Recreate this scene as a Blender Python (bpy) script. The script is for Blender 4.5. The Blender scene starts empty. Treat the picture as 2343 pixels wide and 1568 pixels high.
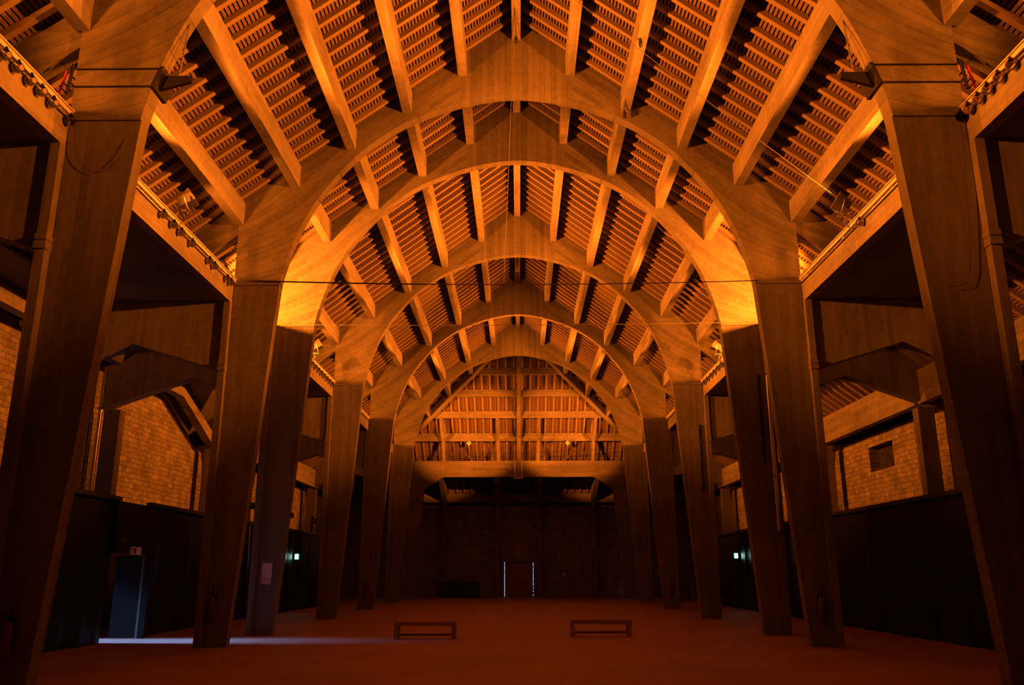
import bpy, math, random
import numpy as np
from mathutils import Vector, Matrix

# ------------------------------------------------------------------ camera, world, exposure
SC = bpy.context.scene
COL = SC.collection
random.seed(7)

SODIUM = (1.0, 0.190, 0.010)
DAY = (0.22, 0.50, 1.0)

cam_data = bpy.data.cameras.new('camera')
cam_data.sensor_width = 36.0
cam_data.lens = 1946.3 / 2343 * 36.0
cam_data.clip_end = 300
cam = bpy.data.objects.new('camera', cam_data)
COL.objects.link(cam)
cam.matrix_world = (Matrix.Translation((0.035, 0.0, 1.6)) @ Matrix.Rotation(0.0079, 4, 'Z')
                    @ Matrix.Rotation(math.radians(90 + 15.1), 4, 'X') @ Matrix.Rotation(-0.0013, 4, 'Z'))
SC.camera = cam

world = bpy.data.worlds.new('world')
SC.world = world
world.use_nodes = True
world.node_tree.nodes['Background'].inputs[0].default_value = (0.0, 0.0, 0.0, 1)
world.node_tree.nodes['Background'].inputs[1].default_value = 0.0

SC.view_settings.view_transform = 'Standard'
SC.view_settings.look = 'None'
SC.view_settings.gamma = 1.0
SC.view_settings.use_curve_mapping = False
SC.view_settings.exposure = 0.0
SC.cycles.max_bounces = 5
SC.cycles.diffuse_bounces = 2
SC.cycles.glossy_bounces = 2
SC.cycles.use_adaptive_sampling = True
SC.cycles.adaptive_threshold = 0.05
SC.cycles.sample_clamp_indirect = 6.0
SC.cycles.caustics_reflective = False
SC.cycles.caustics_refractive = False


def spot(name, loc, target, power, size, blend, radius=0.12, color=SODIUM):
    d = bpy.data.lights.new(name, 'SPOT')
    d.energy = power
    d.color = color
    d.spot_size = math.radians(size)
    d.spot_blend = blend
    d.shadow_soft_size = radius
    o = bpy.data.objects.new(name, d)
    COL.objects.link(o)
    o.location = loc
    o.rotation_euler = (Vector(target) - Vector(loc)).to_track_quat('-Z', 'Y').to_euler()
    return o


# daylight outside the open side door (lies beyond the wall, behind the door hole)
dl = bpy.data.lights.new('daylight_outside_door', 'AREA')
dl.shape = 'RECTANGLE'
dl.size = 1.5
dl.size_y = 1.9
dl.energy = 95
dl.color = DAY
dl.spread = math.radians(18)
dlo = bpy.data.objects.new('daylight_outside_door', dl)
COL.objects.link(dlo)
dlo.location = (-13.3, 21.60, 1.25)
dlo.rotation_euler = (Vector((-3.3, 21.60, -2.0)) - Vector(dlo.location)).to_track_quat('-Z', 'Y').to_euler()

# ------------------------------------------------------------------ main dimensions (metres)
ARCH = [11.85, 19.75, 23.43, 31.35, 39.33, 47.23]   # y of the six arches
ARCH_T = 0.26
HIP = 47.30          # the ridge ends here
END = 54.20          # end frame
WALL_Y = 59.20       # far wall
KNEE = 8.40


def roof(x):         # underside of the rafters
    return 15.72 - 0.755 * abs(x)


def purl(x):         # underside of the purlins
    return 15.24 - 0.757 * abs(x)


PX = [1.41, 2.83, 4.23, 5.60, 6.94]
NTH = ['first', 'second', 'third', 'fourth', 'fifth', 'sixth', 'seventh', 'eighth', 'ninth', 'tenth', 'eleventh', 'twelfth',
       'thirteenth', 'fourteenth', 'fifteenth', 'sixteenth', 'seventeenth', 'eighteenth', 'nineteenth', 'twentieth']
SIDE = {-1: 'doorway', 1: 'window'}


def nth(i):
    if i < 20:
        return NTH[i]
    return {20: 'twenty-first', 21: 'twenty-second', 22: 'twenty-third', 23: 'twenty-fourth', 24: 'twenty-fifth', 25: 'twenty-sixth',
            26: 'twenty-seventh', 27: 'twenty-eighth', 28: 'twenty-ninth'}[i]


# ------------------------------------------------------------------ materials
def new_mat(name):
    m = bpy.data.materials.new(name)
    m.use_nodes = True
    nt = m.node_tree
    b = nt.nodes['Principled BSDF']
    return m, nt, b


def N(nt, t, **kw):
    n = nt.nodes.new(t)
    for k, v in kw.items():
        setattr(n, k, v)
    return n


def L(nt, a, b):
    nt.links.new(a, b)


def math_node(nt, op, a, b=None, c=None):
    n = N(nt, 'ShaderNodeMath', operation=op)
    for i, v in enumerate((a, b, c)):
        if v is None:
            continue
        if isinstance(v, (int, float)):
            n.inputs[i].default_value = v
        else:
            L(nt, v, n.inputs[i])
    return n.outputs[0]


def simple(name, col, rough=0.7, metal=0.0, noise=0.0, nscale=6.0):
    m, nt, b = new_mat(name)
    b.inputs['Base Color'].default_value = (*col, 1)
    b.inputs['Roughness'].default_value = rough
    b.inputs['Metallic'].default_value = metal
    if noise:
        tc = N(nt, 'ShaderNodeTexCoord')
        nz = N(nt, 'ShaderNodeTexNoise')
        nz.inputs['Scale'].default_value = nscale
        nz.inputs['Detail'].default_value = 5
        L(nt, tc.outputs['Object'], nz.inputs['Vector'])
        r = N(nt, 'ShaderNodeMapRange')
        r.inputs[1].default_value = 0.3
        r.inputs[2].default_value = 0.7
        r.inputs[3].default_value = 1 - noise
        r.inputs[4].default_value = 1 + noise
        L(nt, nz.outputs[0], r.inputs[0])
        mx = N(nt, 'ShaderNodeVectorMath', operation='SCALE')
        mx.inputs[0].default_value = col
        L(nt, r.outputs[0], mx.inputs['Scale'])
        L(nt, mx.outputs[0], b.inputs['Base Color'])
    return m


def emit(name, col, strength):
    m, nt, b = new_mat(name)
    b.inputs['Base Color'].default_value = (*col, 1)
    b.inputs['Emission Color'].default_value = (*col, 1)
    b.inputs['Emission Strength'].default_value = strength
    return m


def board_concrete(name, col, mode, board=0.14):
    """board-marked concrete: each shutter board a slightly different tone, fine dark joints, blotches."""
    m, nt, b = new_mat(name)
    geo = N(nt, 'ShaderNodeNewGeometry')
    sep = N(nt, 'ShaderNodeSeparateXYZ')
    L(nt, geo.outputs['Position'], sep.inputs[0])
    X, Y, Z = sep.outputs
    ax = math_node(nt, 'ABSOLUTE', X)
    if mode == 'vertical':
        s = math_node(nt, 'ADD', X, math_node(nt, 'MULTIPLY', Y, 0.83))
        along = Z
    elif mode == 'along':            # boards running down the hall
        s = math_node(nt, 'ADD', math_node(nt, 'MULTIPLY', X, 0.6), Z)
        along = Y
    elif mode == 'across':           # boards running across the hall
        s = math_node(nt, 'ADD', math_node(nt, 'MULTIPLY', Y, 0.6), Z)
        along = X
    else:                            # arch: fan of boards in the haunch, slope boards above, upright at the crown
        k = N(nt, 'ShaderNodeMapRange')
        k.inputs[1].default_value = 8.2
        k.inputs[2].default_value = 11.2
        k.inputs[3].default_value = 0.15
        k.inputs[4].default_value = 0.72
        L(nt, Z, k.inputs[0])
        fan = math_node(nt, 'ADD', Z, math_node(nt, 'MULTIPLY', math_node(nt, 'SUBTRACT', ax, 7.0), k.outputs[0]))
        crown = math_node(nt, 'LESS_THAN', ax, 1.45)
        mixf = N(nt, 'ShaderNodeMix')
        mixf.data_type = 'FLOAT'
        L(nt, crown, mixf.inputs[0])
        L(nt, fan, mixf.inputs[2])
        L(nt, X, mixf.inputs[3])
        s = mixf.outputs[0]
        along = ax
    q = math_node(nt, 'DIVIDE', s, board)
    fl = math_node(nt, 'FLOOR', q)
    fr = math_node(nt, 'FRACT', q)
    wn = N(nt, 'ShaderNodeTexWhiteNoise', noise_dimensions='1D')
    seg = math_node(nt, 'FLOOR', math_node(nt, 'ADD', math_node(nt, 'MULTIPLY', along, 0.42), math_node(nt, 'MULTIPLY', fl, 0.37)))
    L(nt, math_node(nt, 'ADD', fl, math_node(nt, 'MULTIPLY', seg, 17.3)), wn.inputs['W'])
    joint = math_node(nt, 'LESS_THAN', fr, 0.08)
    comb = N(nt, 'ShaderNodeCombineXYZ')
    L(nt, math_node(nt, 'MULTIPLY', s, 9.0), comb.inputs[0])
    L(nt, math_node(nt, 'MULTIPLY', along, 0.7), comb.inputs[1])
    L(nt, math_node(nt, 'MULTIPLY', Y, 0.35), comb.inputs[2])
    grain = N(nt, 'ShaderNodeTexNoise')
    grain.inputs['Scale'].default_value = 1.6
    grain.inputs['Detail'].default_value = 3
    L(nt, comb.outputs[0], grain.inputs['Vector'])
    blot = N(nt, 'ShaderNodeTexNoise')
    blot.inputs['Scale'].default_value = 0.55
    blot.inputs['Detail'].default_value = 3
    L(nt, geo.outputs['Position'], blot.inputs['Vector'])
    v = math_node(nt, 'ADD', math_node(nt, 'MULTIPLY', wn.outputs[0], 0.27), 0.47)
    v = math_node(nt, 'ADD', v, math_node(nt, 'MULTIPLY', grain.outputs[0], 0.34))
    v = math_node(nt, 'ADD', v, math_node(nt, 'MULTIPLY', math_node(nt, 'SUBTRACT', blot.outputs[0], 0.5), 0.95))
    v = math_node(nt, 'SUBTRACT', v, math_node(nt, 'MULTIPLY', joint, 0.26 if mode == 'arch' else 0.17))
    fine = N(nt, 'ShaderNodeTexNoise')
    fine.inputs['Scale'].default_value = 7.0
    fine.inputs['Detail'].default_value = 4
    fine.inputs['Roughness'].default_value = 0.7
    L(nt, geo.outputs['Position'], fine.inputs['Vector'])
    v = math_node(nt, 'ADD', v, math_node(nt, 'MULTIPLY', math_node(nt, 'SUBTRACT', fine.outputs[0], 0.36), 0.7))
    mx = N(nt, 'ShaderNodeVectorMath', operation='SCALE')
    mx.inputs[0].default_value = col
    L(nt, v, mx.inputs['Scale'])
    L(nt, mx.outputs[0], b.inputs['Base Color'])
    b.inputs['Roughness'].default_value = 0.85
    return m


def stone_material():
    m, nt, b = new_mat('coursed_stone')
    geo = N(nt, 'ShaderNodeNewGeometry')
    sep = N(nt, 'ShaderNodeSeparateXYZ')
    L(nt, geo.outputs['Position'], sep.inputs[0])
    comb = N(nt, 'ShaderNodeCombineXYZ')
    L(nt, math_node(nt, 'ADD', sep.outputs[0], sep.outputs[1]), comb.inputs[0])
    L(nt, sep.outputs[2], comb.inputs[1])
    warp = N(nt, 'ShaderNodeTexNoise')
    warp.inputs['Scale'].default_value = 2.4
    L(nt, geo.outputs['Position'], warp.inputs['Vector'])
    ad = N(nt, 'ShaderNodeVectorMath', operation='MULTIPLY_ADD')
    L(nt, warp.outputs['Color'], ad.inputs[0])
    ad.inputs[1].default_value = (0.30, 0.15, 0)
    L(nt, comb.outputs[0], ad.inputs[2])
    br = N(nt, 'ShaderNodeTexBrick')
    L(nt, ad.outputs[0], br.inputs['Vector'])
    br.inputs['Scale'].default_value = 1.0
    br.inputs['Brick Width'].default_value = 0.27
    br.inputs['Row Height'].default_value = 0.155
    br.inputs['Mortar Size'].default_value = 0.016
    br.inputs['Mortar Smooth'].default_value = 0.9
    br.inputs['Bias'].default_value = -0.1
    br.offset_frequency = 2
    br.offset = 0.43
    br.inputs['Color1'].default_value = (0.36, 0.32, 0.26, 1)
    br.inputs['Color2'].default_value = (0.22, 0.19, 0.15, 1)
    br.inputs['Mortar'].default_value = (0.15, 0.125, 0.095, 1)
    nz = N(nt, 'ShaderNodeTexNoise')
    nz.inputs['Scale'].default_value = 2.2
    nz.inputs['Detail'].default_value = 6
    L(nt, geo.outputs['Position'], nz.inputs['Vector'])
    mr = N(nt, 'ShaderNodeMapRange')
    mr.inputs[1].default_value = 0.3
    mr.inputs[2].default_value = 0.7
    mr.inputs[3].default_value = 0.65
    mr.inputs[4].default_value = 1.2
    L(nt, nz.outputs[0], mr.inputs[0])
    mx = N(nt, 'ShaderNodeVectorMath', operation='SCALE')
    L(nt, br.outputs['Color'], mx.inputs[0])
    L(nt, mr.outputs[0], mx.inputs['Scale'])
    L(nt, mx.outputs[0], b.inputs['Base Color'])
    b.inputs['Roughness'].default_value = 0.9
    bump = N(nt, 'ShaderNodeBump')
    bump.inputs['Strength'].default_value = 0.6
    bump.inputs['Distance'].default_value = 0.03
    L(nt, math_node(nt, 'SUBTRACT', math_node(nt, 'MULTIPLY', nz.outputs[0], 0.5), br.outputs['Fac']), bump.inputs['Height'])
    L(nt, bump.outputs[0], b.inputs['Normal'])
    return m


def floor_material():
    m, nt, b = new_mat('red_paving')
    geo = N(nt, 'ShaderNodeNewGeometry')
    br = N(nt, 'ShaderNodeTexBrick')
    L(nt, geo.outputs['Position'], br.inputs['Vector'])
    br.inputs['Scale'].default_value = 1.0
    br.inputs['Brick Width'].default_value = 0.22
    br.inputs['Row Height'].default_value = 0.11
    br.inputs['Mortar Size'].default_value = 0.006
    br.inputs['Color1'].default_value = (0.33, 0.156, 0.15, 1)
    br.inputs['Color2'].default_value = (0.28, 0.127, 0.122, 1)
    br.inputs['Mortar'].default_value = (0.24, 0.13, 0.09, 1)
    nz = N(nt, 'ShaderNodeTexNoise')
    nz.inputs['Scale'].default_value = 0.5
    nz.inputs['Detail'].default_value = 7
    L(nt, geo.outputs['Position'], nz.inputs['Vector'])
    mr = N(nt, 'ShaderNodeMapRange')
    mr.inputs[1].default_value = 0.3
    mr.inputs[2].default_value = 0.7
    mr.inputs[3].default_value = 0.8
    mr.inputs[4].default_value = 1.15
    L(nt, nz.outputs[0], mr.inputs[0])
    mx = N(nt, 'ShaderNodeVectorMath', operation='SCALE')
    L(nt, br.outputs['Color'], mx.inputs[0])
    L(nt, mr.outputs[0], mx.inputs['Scale'])
    L(nt, mx.outputs[0], b.inputs['Base Color'])
    b.inputs['Roughness'].default_value = 0.6
    return m


def wood(name, c1, c2, rough=0.75):
    m, nt, b = new_mat(name)
    tc = N(nt, 'ShaderNodeTexCoord')
    oi = N(nt, 'ShaderNodeObjectInfo')
    mp = N(nt, 'ShaderNodeMapping')
    mp.inputs['Scale'].default_value = (1.0, 12.0, 12.0)
    L(nt, tc.outputs['Object'], mp.inputs['Vector'])
    nz = N(nt, 'ShaderNodeTexNoise')
    nz.inputs['Scale'].default_value = 1.2
    nz.inputs['Detail'].default_value = 4
    L(nt, mp.outputs[0], nz.inputs['Vector'])
    f = math_node(nt, 'ADD', math_node(nt, 'MULTIPLY', nz.outputs[0], 0.7), math_node(nt, 'MULTIPLY', oi.outputs['Random'], 0.4))
    mx = N(nt, 'ShaderNodeMix')
    mx.data_type = 'RGBA'
    mx.inputs[6].default_value = (*c1, 1)
    mx.inputs[7].default_value = (*c2, 1)
    L(nt, f, mx.inputs[0])
    L(nt, mx.outputs[2], b.inputs['Base Color'])
    b.inputs['Roughness'].default_value = rough
    return m


CONC = (0.19, 0.171, 0.14)
M = {}
M['column'] = board_concrete('board_concrete_upright', CONC, 'vertical', 0.11)
M['rib'] = board_concrete('board_concrete_arch', CONC, 'arch', 0.15)
M['purlin'] = board_concrete('board_concrete_purlin', (0.27, 0.243, 0.198), 'along', 0.16)
M['across'] = board_concrete('board_concrete_across', (0.21, 0.188, 0.155), 'across', 0.16)
M['slab'] = board_concrete('board_concrete_slab', (0.16, 0.145, 0.12), 'along', 0.2)
M['stone'] = stone_material()
M['floor'] = floor_material()
M['rafter'] = wood('rafter_wood', (0.20, 0.150, 0.085), (0.30, 0.232, 0.135))
M['batten'] = wood('batten_wood', (0.115, 0.074, 0.04), (0.17, 0.115, 0.066))
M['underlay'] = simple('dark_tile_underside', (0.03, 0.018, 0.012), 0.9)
M['bench'] = wood('bench_wood', (0.26, 0.15, 0.07), (0.36, 0.22, 0.11), 0.6)
M['black_sheet'] = simple('black_plastic_sheet', (0.006, 0.006, 0.0065), 0.45)
M['black_metal'] = simple('black_steel', (0.012, 0.011, 0.010), 0.5, 0.3)
M['grey_metal'] = simple('grey_steel', (0.30, 0.29, 0.28), 0.4, 0.8)
M['dark_metal'] = simple('dark_lamp_housing', (0.07, 0.06, 0.055), 0.5, 0.2)
M['galv'] = simple('galvanised_pipe', (0.55, 0.53, 0.50), 0.3, 0.9)
M['rail_paint'] = simple('pale_painted_steel', (0.72, 0.62, 0.58), 0.5, 0.0)
M['cable'] = simple('black_cable', (0.02, 0.017, 0.015), 0.7)
M['pale_cable'] = simple('pale_cable', (0.20, 0.18, 0.14), 0.6)
M['red'] = simple('extinguisher_red', (0.13, 0.008, 0.006), 0.4)
M['paper'] = simple('paper', (0.78, 0.70, 0.66), 0.8)
M['pink_paper'] = simple('pink_paper', (0.72, 0.52, 0.55), 0.8)
M['door_wood'] = wood('door_wood', (0.22, 0.13, 0.07), (0.30, 0.18, 0.10), 0.7)
M['door_paint'] = simple('grey_blue_door_paint', (0.016, 0.017, 0.019), 0.6)
for k_, v_ in (('black_sheet', 0.12), ('door_paint', 0.1)):
    M[k_].node_tree.nodes['Principled BSDF'].inputs['Specular IOR Level'].default_value = v_
M['dark'] = simple('dark_netting', (0.03, 0.025, 0.02), 0.9)
M['exit_glow'] = emit('exit_sign_glow', (0.55, 1.0, 0.86), 14)
M['exit_frame'] = emit('exit_sign_green', (0.01, 0.45, 0.27), 0.7)
M['daylight'] = emit('daylight_in_gap', (0.55, 0.72, 1.0), 0.75)
M['lamp_glass'] = simple('square_lamp_glass', (0.85, 0.8, 0.7), 0.25)
M['red_tag'] = simple('red_strap', (0.7, 0.05, 0.03), 0.6)
g, nt_, b_ = new_mat('clear_bulb_glass')
b_.inputs['Base Color'].default_value = (0.95, 0.93, 0.9, 1)
b_.inputs['Roughness'].default_value = 0.03
b_.inputs['Transmission Weight'].default_value = 1.0
b_.inputs['IOR'].default_value = 1.18
M['bulb'] = g
g, nt_, b_ = new_mat('projector_front_glass')
b_.inputs['Base Color'].default_value = (0.35, 0.28, 0.24, 1)
b_.inputs['Roughness'].default_value = 0.12
M['front_glass'] = g
M['lit_element'] = emit('sodium_burner', (1.0, 0.45, 0.10), 1.6)


# ------------------------------------------------------------------ mesh helpers
class MB:
    def __init__(self):
        self.v, self.f, self.m = [], [], []
        self.smooth = []

    def add(self, verts, faces, mi=0, smooth=False):
        o = len(self.v)
        self.v += [tuple(p) for p in verts]
        for f in faces:
            self.f.append(tuple(i + o for i in f))
            self.m.append(mi)
            self.smooth.append(smooth)
        return self

    def box(self, x0, x1, y0, y1, z0, z1, mi=0):
        v = [(x, y, z) for z in (z0, z1) for y in (y0, y1) for x in (x0, x1)]
        return self.add(v, [(0, 2, 3, 1), (4, 5, 7, 6), (0, 1, 5, 4), (2, 6, 7, 3), (0, 4, 6, 2), (1, 3, 7, 5)], mi)

    def hexa(self, q0, q1, mi=0):
        """two quads (4 points each), joined."""
        return self.add(list(q0) + list(q1), [(3, 2, 1, 0), (4, 5, 6, 7), (0, 1, 5, 4), (1, 2, 6, 5), (2, 3, 7, 6), (3, 0, 4, 7)], mi)

    def strip(self, lo, hi, y0, y1, mi=0):
        """lo and hi: equally long lists of (x, z); a slab between them from y0 to y1."""
        n = len(lo)
        v = [(p[0], y0, p[1]) for p in lo] + [(p[0], y0, p[1]) for p in hi] + [(p[0], y1, p[1]) for p in lo] + [(p[0], y1, p[1]) for p in hi]
        f = []
        for i in range(n - 1):
            a, b = i, i + 1
            f += [(a, b, n + b, n + a), (2 * n + a, 3 * n + a, 3 * n + b, 2 * n + b), (a, 2 * n + a, 2 * n + b, b), (n + a, n + b, 3 * n + b, 3 * n + a)]
        f += [(0, n, 3 * n, 2 * n), (n - 1, 3 * n - 1, 4 * n - 1, 2 * n - 1)]
        return self.add(v, f, mi)

    def beam(self, p0, p1, w, d, mi=0):
        """w sideways, d in the vertical plane, hung below the line p0-p1 (its top)."""
        p0, p1 = Vector(p0), Vector(p1)
        t = (p1 - p0).normalized()
        s = t.cross(Vector((0, 0, 1))).normalized() * (w / 2)
        dn = Vector((0, 0, -d))
        return self.hexa([p0 - s + dn, p0 + s + dn, p0 + s, p0 - s], [p1 - s + dn, p1 + s + dn, p1 + s, p1 - s], mi)

    def tube(self, pts, r, n=8, mi=0, caps=True):
        pts = [Vector(p) for p in pts]
        rings = []
        for i, p in enumerate(pts):
            t = (pts[min(i + 1, len(pts) - 1)] - pts[max(i - 1, 0)]).normalized()
            a = Vector((0, 0, 1)) if abs(t.z) < 0.9 else Vector((1, 0, 0))
            u = t.cross(a).normalized()
            w = t.cross(u).normalized()
            rr = r[i] if isinstance(r, (list, tuple)) else r
            rings.append([p + (u * math.cos(k * 2 * math.pi / n) + w * math.sin(k * 2 * math.pi / n)) * rr for k in range(n)])
        v = [q for rg in rings for q in rg]
        f = []
        for i in range(len(pts) - 1):
            for k in range(n):
                f.append((i * n + k, i * n + (k + 1) % n, (i + 1) * n + (k + 1) % n, (i + 1) * n + k))
        self.add(v, f, mi, True)
        if caps:
            self.add(rings[0], [tuple(range(n))][::-1], mi)
            self.add(rings[-1], [tuple(range(n))], mi)
        return self

    def lathe(self, prof, c, n=16, mi=0, axis=(0, 0, 1)):
        """prof: (radius, height) pairs along axis from c."""
        c = Vector(c)
        q = Vector((0, 0, 1)).rotation_difference(Vector(axis).normalized())
        v, f = [], []
        for r, h in prof:
            for k in range(n):
                a = k * 2 * math.pi / n
                v.append(c + q @ Vector((r * math.cos(a), r * math.sin(a), h)))
        for i in range(len(prof) - 1):
            for k in range(n):
                f.append((i * n + k, i * n + (k + 1) % n, (i + 1) * n + (k + 1) % n, (i + 1) * n + k))
        return self.add(v, f, mi, True)

    def flip_x(self):
        self.v = [(-x, y, z) for x, y, z in self.v]
        self.f = [tuple(reversed(f)) for f in self.f]
        return self

    def build(self, name, mats, parent=None, origin=None):
        if not isinstance(mats, (list, tuple)):
            mats = [mats]
        me = bpy.data.meshes.new(name)
        vs = self.v
        o3 = Vector(origin) if origin is not None else Vector((0, 0, 0))
        if origin is not None:
            vs = [tuple(Vector(p) - o3) for p in vs]
        me.from_pydata(vs, [], self.f)
        for mt in mats:
            me.materials.append(M[mt])
        me.polygons.foreach_set('material_index', self.m)
        me.polygons.foreach_set('use_smooth', self.smooth)
        me.update()
        ob = bpy.data.objects.new(name, me)
        COL.objects.link(ob)
        if origin is not None:
            ob.location = o3
        if parent is not None:
            ob.parent = parent
            ob.matrix_parent_inverse = Matrix.Translation(-parent.location)
        return ob


def tag(o, label=None, cat=None, group=None, kind=None):
    if label:
        n = len(label.split())
        assert 4 <= n <= 16, (n, label)
        o['label'] = label
    if cat:
        o['category'] = cat
    if group:
        o['group'] = group
    if kind:
        o['kind'] = kind
    return o


def empty(name, loc, label, cat, group=None):
    o = bpy.data.objects.new(name, None)
    o.empty_display_size = 0.2
    COL.objects.link(o)
    o.location = loc
    return tag(o, label, cat, group)


def struct(mb, name, mats, origin=None):
    return tag(mb.build(name, mats, origin=origin), kind='structure')


def copy_tree(o, offset, parent=None):
    c = o.copy()
    COL.objects.link(c)
    if parent is not None:
        c.parent = parent
    else:
        c.location = Vector(o.location) + Vector(offset)
    for ch in o.children:
        copy_tree(ch, offset, c)
    return c


# ------------------------------------------------------------------ the setting: floor, walls, roof decks
struct(MB().box(-16, 13.5, -2.3, 60.2, -0.3, 0), 'floor', 'floor')
struct(MB().box(-12.6, 12.6, -2.3, -2.0, 0, 16.5), 'wall_back', 'stone')
w = MB()
for x0, x1, z0, z1 in ((-12.6, -0.97, 0, 6.0), (0.99, 12.6, 0, 6.0), (-0.97, 0.99, 2.30, 6.0)):
    w.box(x0, x1, WALL_Y, WALL_Y + 0.45, z0, z1)
struct(w, 'wall_far', 'stone')
# wall on the window side, with the square opening
w = MB()
WY0, WY1, WZ0, WZ1 = 27.25, 29.15, 4.85, 5.68
w.box(12.0, 12.6, -2, WY0, 0, 6.1).box(12.0, 12.6, WY1, WALL_Y, 0, 6.1).box(12.0, 12.6, WY0, WY1, 0, WZ0).box(12.0, 12.6, WY0, WY1, WZ1, 6.1)
struct(w, 'wall_right', 'stone')
# wall on the doorway side: taller up to the third bay, with the door hole
w = MB()


def wall_piece(y0, y1, z0, t0, t1):
    w.hexa([(-12.6, y0, z0), (-12.0, y0, z0), (-12.0, y0, t0), (-12.6, y0, t0)], [(-12.6, y1, z0), (-12.0, y1, z0), (-12.0, y1, t1), (-12.6, y1, t1)])


DY0, DY1, DZ = 20.88, 22.42, 2.12
wall_piece(-2, DY0, 0, 7.5, 7.5)
wall_piece(DY0, DY1, DZ, 7.5, 7.5)
wall_piece(DY1, 27.9, 0, 7.5, 7.5)
wall_piece(27.9, 31.4, 0, 7.5, 6.15)
wall_piece(31.4, WALL_Y, 0, 6.1, 6.1)
struct(w, 'wall_left', 'stone')

# roof decks: battens over a dark tile underside
DECK = roof(0) + 0.14
STEP = 0.073


def side_deck(s):
    mb = MB()
    k = 0
    x = 0.06
    while x < 12.55:
        y0 = -2.0
        y1 = HIP + x if x < 11.8 else WALL_Y
        z = DECK - 0.755 * x
        segs = [(y0, y1)]
        if s < 0 and x > 10.35:
            segs = [(31.35, y1)]
        for a, b in segs:
            if b > a:
                zz = z - 0.755 * 0.038
                mb.hexa([(s * x, a, z), (s * (x + 0.038), a, zz), (s * (x + 0.038), a, zz + 0.035), (s * x, a, z + 0.035)],
                        [(s * x, b, z), (s * (x + 0.038), b, zz), (s * (x + 0.038), b, zz + 0.035), (s * x, b, z + 0.035)], 0)
        x += STEP
        k += 1
    t = 0.15
    pts = [(0, -2.0), (10.4, -2.0), (10.4, HIP + 10.4), (0, HIP)]
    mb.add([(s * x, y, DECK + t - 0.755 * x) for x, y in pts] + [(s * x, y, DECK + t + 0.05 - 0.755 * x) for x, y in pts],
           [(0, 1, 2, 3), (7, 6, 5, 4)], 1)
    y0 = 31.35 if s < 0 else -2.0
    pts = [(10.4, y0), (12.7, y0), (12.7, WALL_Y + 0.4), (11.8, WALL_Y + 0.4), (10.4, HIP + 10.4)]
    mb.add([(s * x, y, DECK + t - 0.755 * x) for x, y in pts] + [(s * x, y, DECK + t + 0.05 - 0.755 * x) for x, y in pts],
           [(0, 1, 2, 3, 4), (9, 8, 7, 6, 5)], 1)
    return struct(mb, 'ceiling', ['batten', 'underlay'])


side_deck(-1)
side_deck(1)
mb = MB()
q = 0.06
while q < 12.4:
    z = DECK - 0.755 * q
    zz = z - 0.755 * 0.038
    mb.hexa([(-q, HIP + q, z), (-q, HIP + q + 0.038, zz), (-q, HIP + q + 0.038, zz + 0.035), (-q, HIP + q, z + 0.035)],
            [(q, HIP + q, z), (q, HIP + q + 0.038, zz), (q, HIP + q + 0.038, zz + 0.035), (q, HIP + q, z + 0.035)], 0)
    q += STEP
pts = [(0, HIP), (12.6, HIP + 12.6), (-12.6, HIP + 12.6)]
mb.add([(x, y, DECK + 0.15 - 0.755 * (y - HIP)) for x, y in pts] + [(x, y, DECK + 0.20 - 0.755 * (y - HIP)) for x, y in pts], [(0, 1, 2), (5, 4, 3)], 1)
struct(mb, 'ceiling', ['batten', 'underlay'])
# boarded soffit over the aisle on the doorway side
mb = MB()
mb.box(-12.3, -10.05, -2, 27.9, 7.78, 7.86)
mb.hexa([(-12.3, 27.9, 7.78), (-10.05, 27.9, 7.78), (-10.05, 27.9, 7.86), (-12.3, 27.9, 7.86)],
        [(-12.3, 31.4, 6.5), (-10.05, 31.4, 7.9), (-10.05, 31.4, 7.98), (-12.3, 31.4, 6.58)])
struct(mb, 'ceiling', 'slab')

# ------------------------------------------------------------------ concrete arches
CTRL = [(0, 13.61), (1.38, 13.40), (2.73, 12.88), (3.62, 12.29), (4.26, 11.69), (4.89, 10.88), (5.29, 10.17), (5.57, 9.45), (5.745, 8.82), (5.83, 8.40)]


def spline(ctrl, per=6):
    P = [(2 * ctrl[0][0] - ctrl[1][0], ctrl[1][1] if ctrl is CTRL else 2 * ctrl[0][1] - ctrl[1][1])] + ctrl + [(2 * ctrl[-1][0] - ctrl[-2][0] - 0.03, 2 * ctrl[-1][1] - ctrl[-2][1])]
    out = []
    for i in range(1, len(P) - 2):
        p0, p1, p2, p3 = (np.array(P[i + j]) for j in (-1, 0, 1, 2))
        for k in range(per):
            t = k / per
            out.append(tuple(0.5 * (2 * p1 + (p2 - p0) * t + (2 * p0 - 5 * p1 + 4 * p2 - p3) * t * t + (3 * p1 - p0 - 3 * p2 + p3) * t ** 3)))
    out.append(ctrl[-1])
    return out


INTR = spline(CTRL)
XO = 6.94


def deck_z(x):
    return roof(x) + 0.16


L1 = XO * math.sqrt(1 + 0.755 ** 2)
L2 = deck_z(XO) - KNEE
cum = [0.0]
for a, b in zip(INTR, INTR[1:]):
    cum.append(cum[-1] + math.dist(a, b))
EXTR = []
for c in cum:
    s_ = c / cum[-1] * (L1 + L2)
    if s_ <= L1:
        x = s_ / L1 * XO
        EXTR.append((x, deck_z(x)))
    else:
        EXTR.append((XO, deck_z(XO) - (s_ - L1)))
kk = min(range(len(EXTR)), key=lambda i: math.dist(EXTR[i], (XO, deck_z(XO))))
EXTR[kk] = (XO, deck_z(XO))


def mirror(mb, s):
    return mb.flip_x() if s < 0 else mb


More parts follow.
